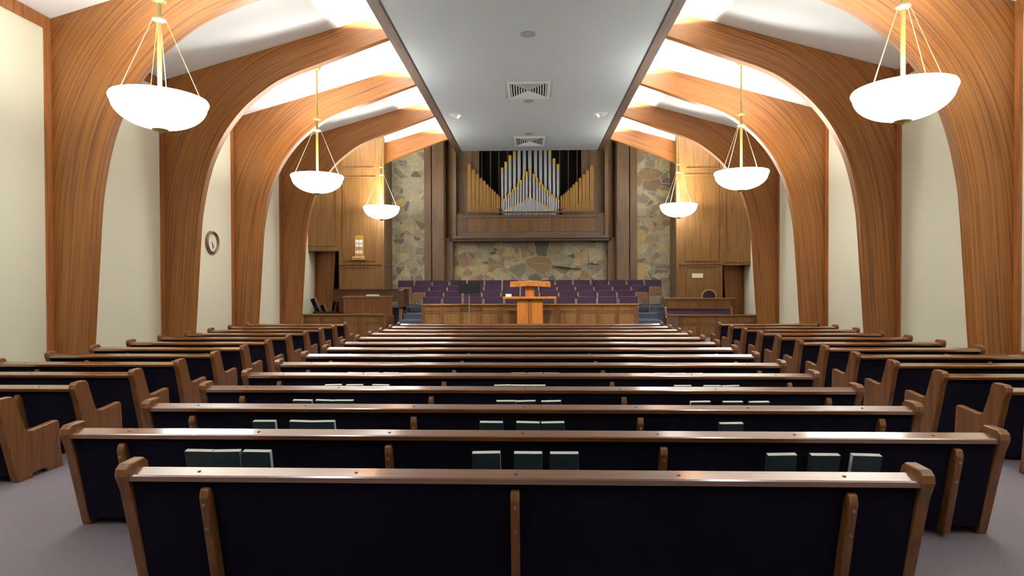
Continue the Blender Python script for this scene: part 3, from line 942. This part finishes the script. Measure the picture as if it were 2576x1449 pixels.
# ------------------------------------------------------------------ pendant lamps
LAMP_POWER = 950.
def make_lamp(x, y, label, gain=1.):
    t = thing('bowl_pendant', label, 'pendant lamp', (x, y, 4.35), 'glowing bowl pendants')
    R = .66
    prof = [(R * math.sin(a), .43 - .40 * math.cos(a)) for a in [i * (PI / 2 * .97) / 14 for i in range(15)]]
    prof = [(r, z - .0) for r, z in prof]
    inner = [(r * .97, z + .012) for r, z in prof[::-1]]
    b = NB(); lathe(b, prof + inner, 0, 0, 56); obj('bowl', b, M['bowl'] if gain == 1 else M['dim_bowl'], t, True)
    b = NB(); lathe(b, [(R * .985, .425), (R * 1.0, .42), (R * 1.03, .44), (R * 1.04, .47), (R * 1.02, .5), (R * .985, .5), (R * .97, .47)], 0, 0, 56); obj('rim', b, M['bowl_rim'] if gain == 1 else M['dim_bowl'], t, True)
    b = NB(); lathe(b, [(R * .99, .428), (R * 1.022, .424), (R * 1.026, .430), (R * 1.02, .437), (R * .99, .437)], 0, 0, 56); obj('rim_band', b, M['plaster_white'], t, True)
    b = NB(); lathe(b, [(0, -.03), (.03, -.03), (.04, -.005), (.1, .0), (.12, .018), (.11, .032), (0, .032)], 0, 0, 24); obj('finial', b, M['brass'], t, True)
    b = NB(); tube(b, (0, 0, .03), (0, 0, 2.03), .032, 16); tube(b, (0, 0, 2.0), (0, 0, 3.36), .026, 16); obj('stem', b, M['brass'], t, True)
    for z in (1.72, 2.01):
        b = NB(); lathe(b, [(.03, z - .05), (.07, z - .03), (.1, z - .012), (.1, z + .012), (.06, z + .03), (.03, z + .04)], 0, 0, 24); obj('collar', b, M['brass'], t, True)
    zc = ceil_z(x) - 4.35
    b = NB(); tube(b, (0, 0, 3.3), (0, 0, zc - .02), .018, 12); lathe(b, [(.02, zc - .1), (.09, zc - .07), (.12, zc - .03), (.12, zc + .03), (0, zc + .03)], 0, 0, 24); obj('canopy', b, M['brass'], t, True)
    for k in range(4):
        a = math.radians(21 + 90 * k)
        b = NB(); tube(b, (.09 * math.cos(a), .09 * math.sin(a), 1.72), (R * .9 * math.cos(a), R * .9 * math.sin(a), .48), .0052, 8); obj('rod', b, M['rod'], t, True)
    ld = bpy.data.lights.new('bulb', 'SPOT')      # uplight sitting in the bowl
    ld.energy = LAMP_POWER * gain
    ld.spot_size = math.radians(106)
    ld.spot_blend = 1.
    ld.shadow_soft_size = .16
    ld.color = (1., .985, .93)
    lo = bpy.data.objects.new('bulb', ld)
    COL.objects.link(lo)
    lo.parent = t
    lo.location = (.0, .2, .42)
    lo.rotation_euler = (PI, 0, 0)
    ld = bpy.data.lights.new('bulb', 'POINT')     # bare bulb beside it
    ld.energy = 130. * gain
    ld.shadow_soft_size = .2
    ld.color = (1., .985, .93)
    lo = bpy.data.objects.new('bulb', ld)
    COL.objects.link(lo)
    lo.parent = t
    lo.location = (.0, -.2, .42)
    return t
LP = make_lamp(-5.76, 9.1, 'glowing bowl pendant on the left, nearest the camera')
make_lamp(-5.75, 15.87, 'glowing bowl pendant on the left, middle of three')
make_lamp(-5.72, 22.6, 'glowing bowl pendant on the left, farthest, against the oak wall')
make_lamp(5.53, 9.1, 'glowing bowl pendant on the right, nearest the camera')
make_lamp(5.5, 15.87, 'glowing bowl pendant on the right, middle of three')
make_lamp(5.51, 22.6, 'glowing bowl pendant on the right, farthest, against the oak wall')

make_lamp(-5.76, 2.33, 'bowl pendant at the left beside the camera, outside the frame', .4)
make_lamp(5.53, 2.33, 'bowl pendant at the right beside the camera, outside the frame', .4)
# ceiling spots that light the pulpit (their fittings are above the frame)
def spot(loc, aim, power, ang, blend=.6, col=(1, .93, .8)):
    ld = bpy.data.lights.new('pulpit_spot', 'SPOT')
    ld.energy = power
    ld.spot_size = math.radians(ang)
    ld.spot_blend = blend
    ld.shadow_soft_size = .07
    ld.color = col
    o = bpy.data.objects.new('pulpit_spot', ld)
    COL.objects.link(o)
    o.location = loc
    o.rotation_euler = (Vector(aim) - Vector(loc)).to_track_quat('-Z', 'Y').to_euler()
spot((-2.4, 12.9, 7.68), (0, 19.6, .9), 1500, 50)
spot((2.3, 12.9, 7.68), (0, 19.6, .9), 1500, 50)

# cove lighting standing on the dropped ceiling strip, washing the sloped ceilings
COVE = 1350.
for k in range(-4, 5):
    y = ARCH_Y[0] + 3.38 * k - 1.69 + AT
    for s, x in ((-1, SX0 + .3), (1, SX1 - .3)):
        ld = bpy.data.lights.new('cove_strip', 'AREA')
        ld.shape = 'RECTANGLE'
        ld.size, ld.size_y = .09, 1.5
        ld.energy = COVE
        ld.color = (.98, 1., .98)
        o = bpy.data.objects.new('cove_strip', ld)
        COL.objects.link(o)
        o.location = (x, y, SZ + .2)
        o.rotation_euler = (0, math.radians(180 + s * 66), 0)
# ------------------------------------------------------------------ world, camera, view
w = bpy.data.worlds.new('night')
w.use_nodes = True
w.node_tree.nodes['Background'].inputs[0].default_value = (.0, .0, .0, 1)
w.node_tree.nodes['Background'].inputs[1].default_value = 0
SC.world = w
cd = bpy.data.cameras.new('camera')
cd.sensor_width = 36
cd.sensor_fit = 'HORIZONTAL'
cd.lens = 1500 / 2576 * 36
cam = bpy.data.objects.new('camera', cd)
COL.objects.link(cam)
R = [[0.999446, -0.033186, 0.002578], [0.033154, 0.999384, 0.011518], [-0.002959, -0.011426, 0.99993]]
mw = Matrix.Identity(4)
for i in range(3):
    mw[i][0], mw[i][1], mw[i][2] = R[i][0], R[i][2], -R[i][1]
mw[0][3], mw[1][3], mw[2][3] = 0, 0, 2.0
cam.matrix_world = mw
SC.camera = cam
SC.view_settings.view_transform = 'Standard'
SC.view_settings.look = 'None'
SC.view_settings.exposure = .25
SC.view_settings.gamma = 1
SC.cycles.use_denoising = True
SC.cycles.max_bounces = 6
SC.cycles.diffuse_bounces = 4
SC.cycles.glossy_bounces = 3
SC.cycles.caustics_reflective = False
SC.cycles.caustics_refractive = False
SC.cycles.sample_clamp_indirect = 6
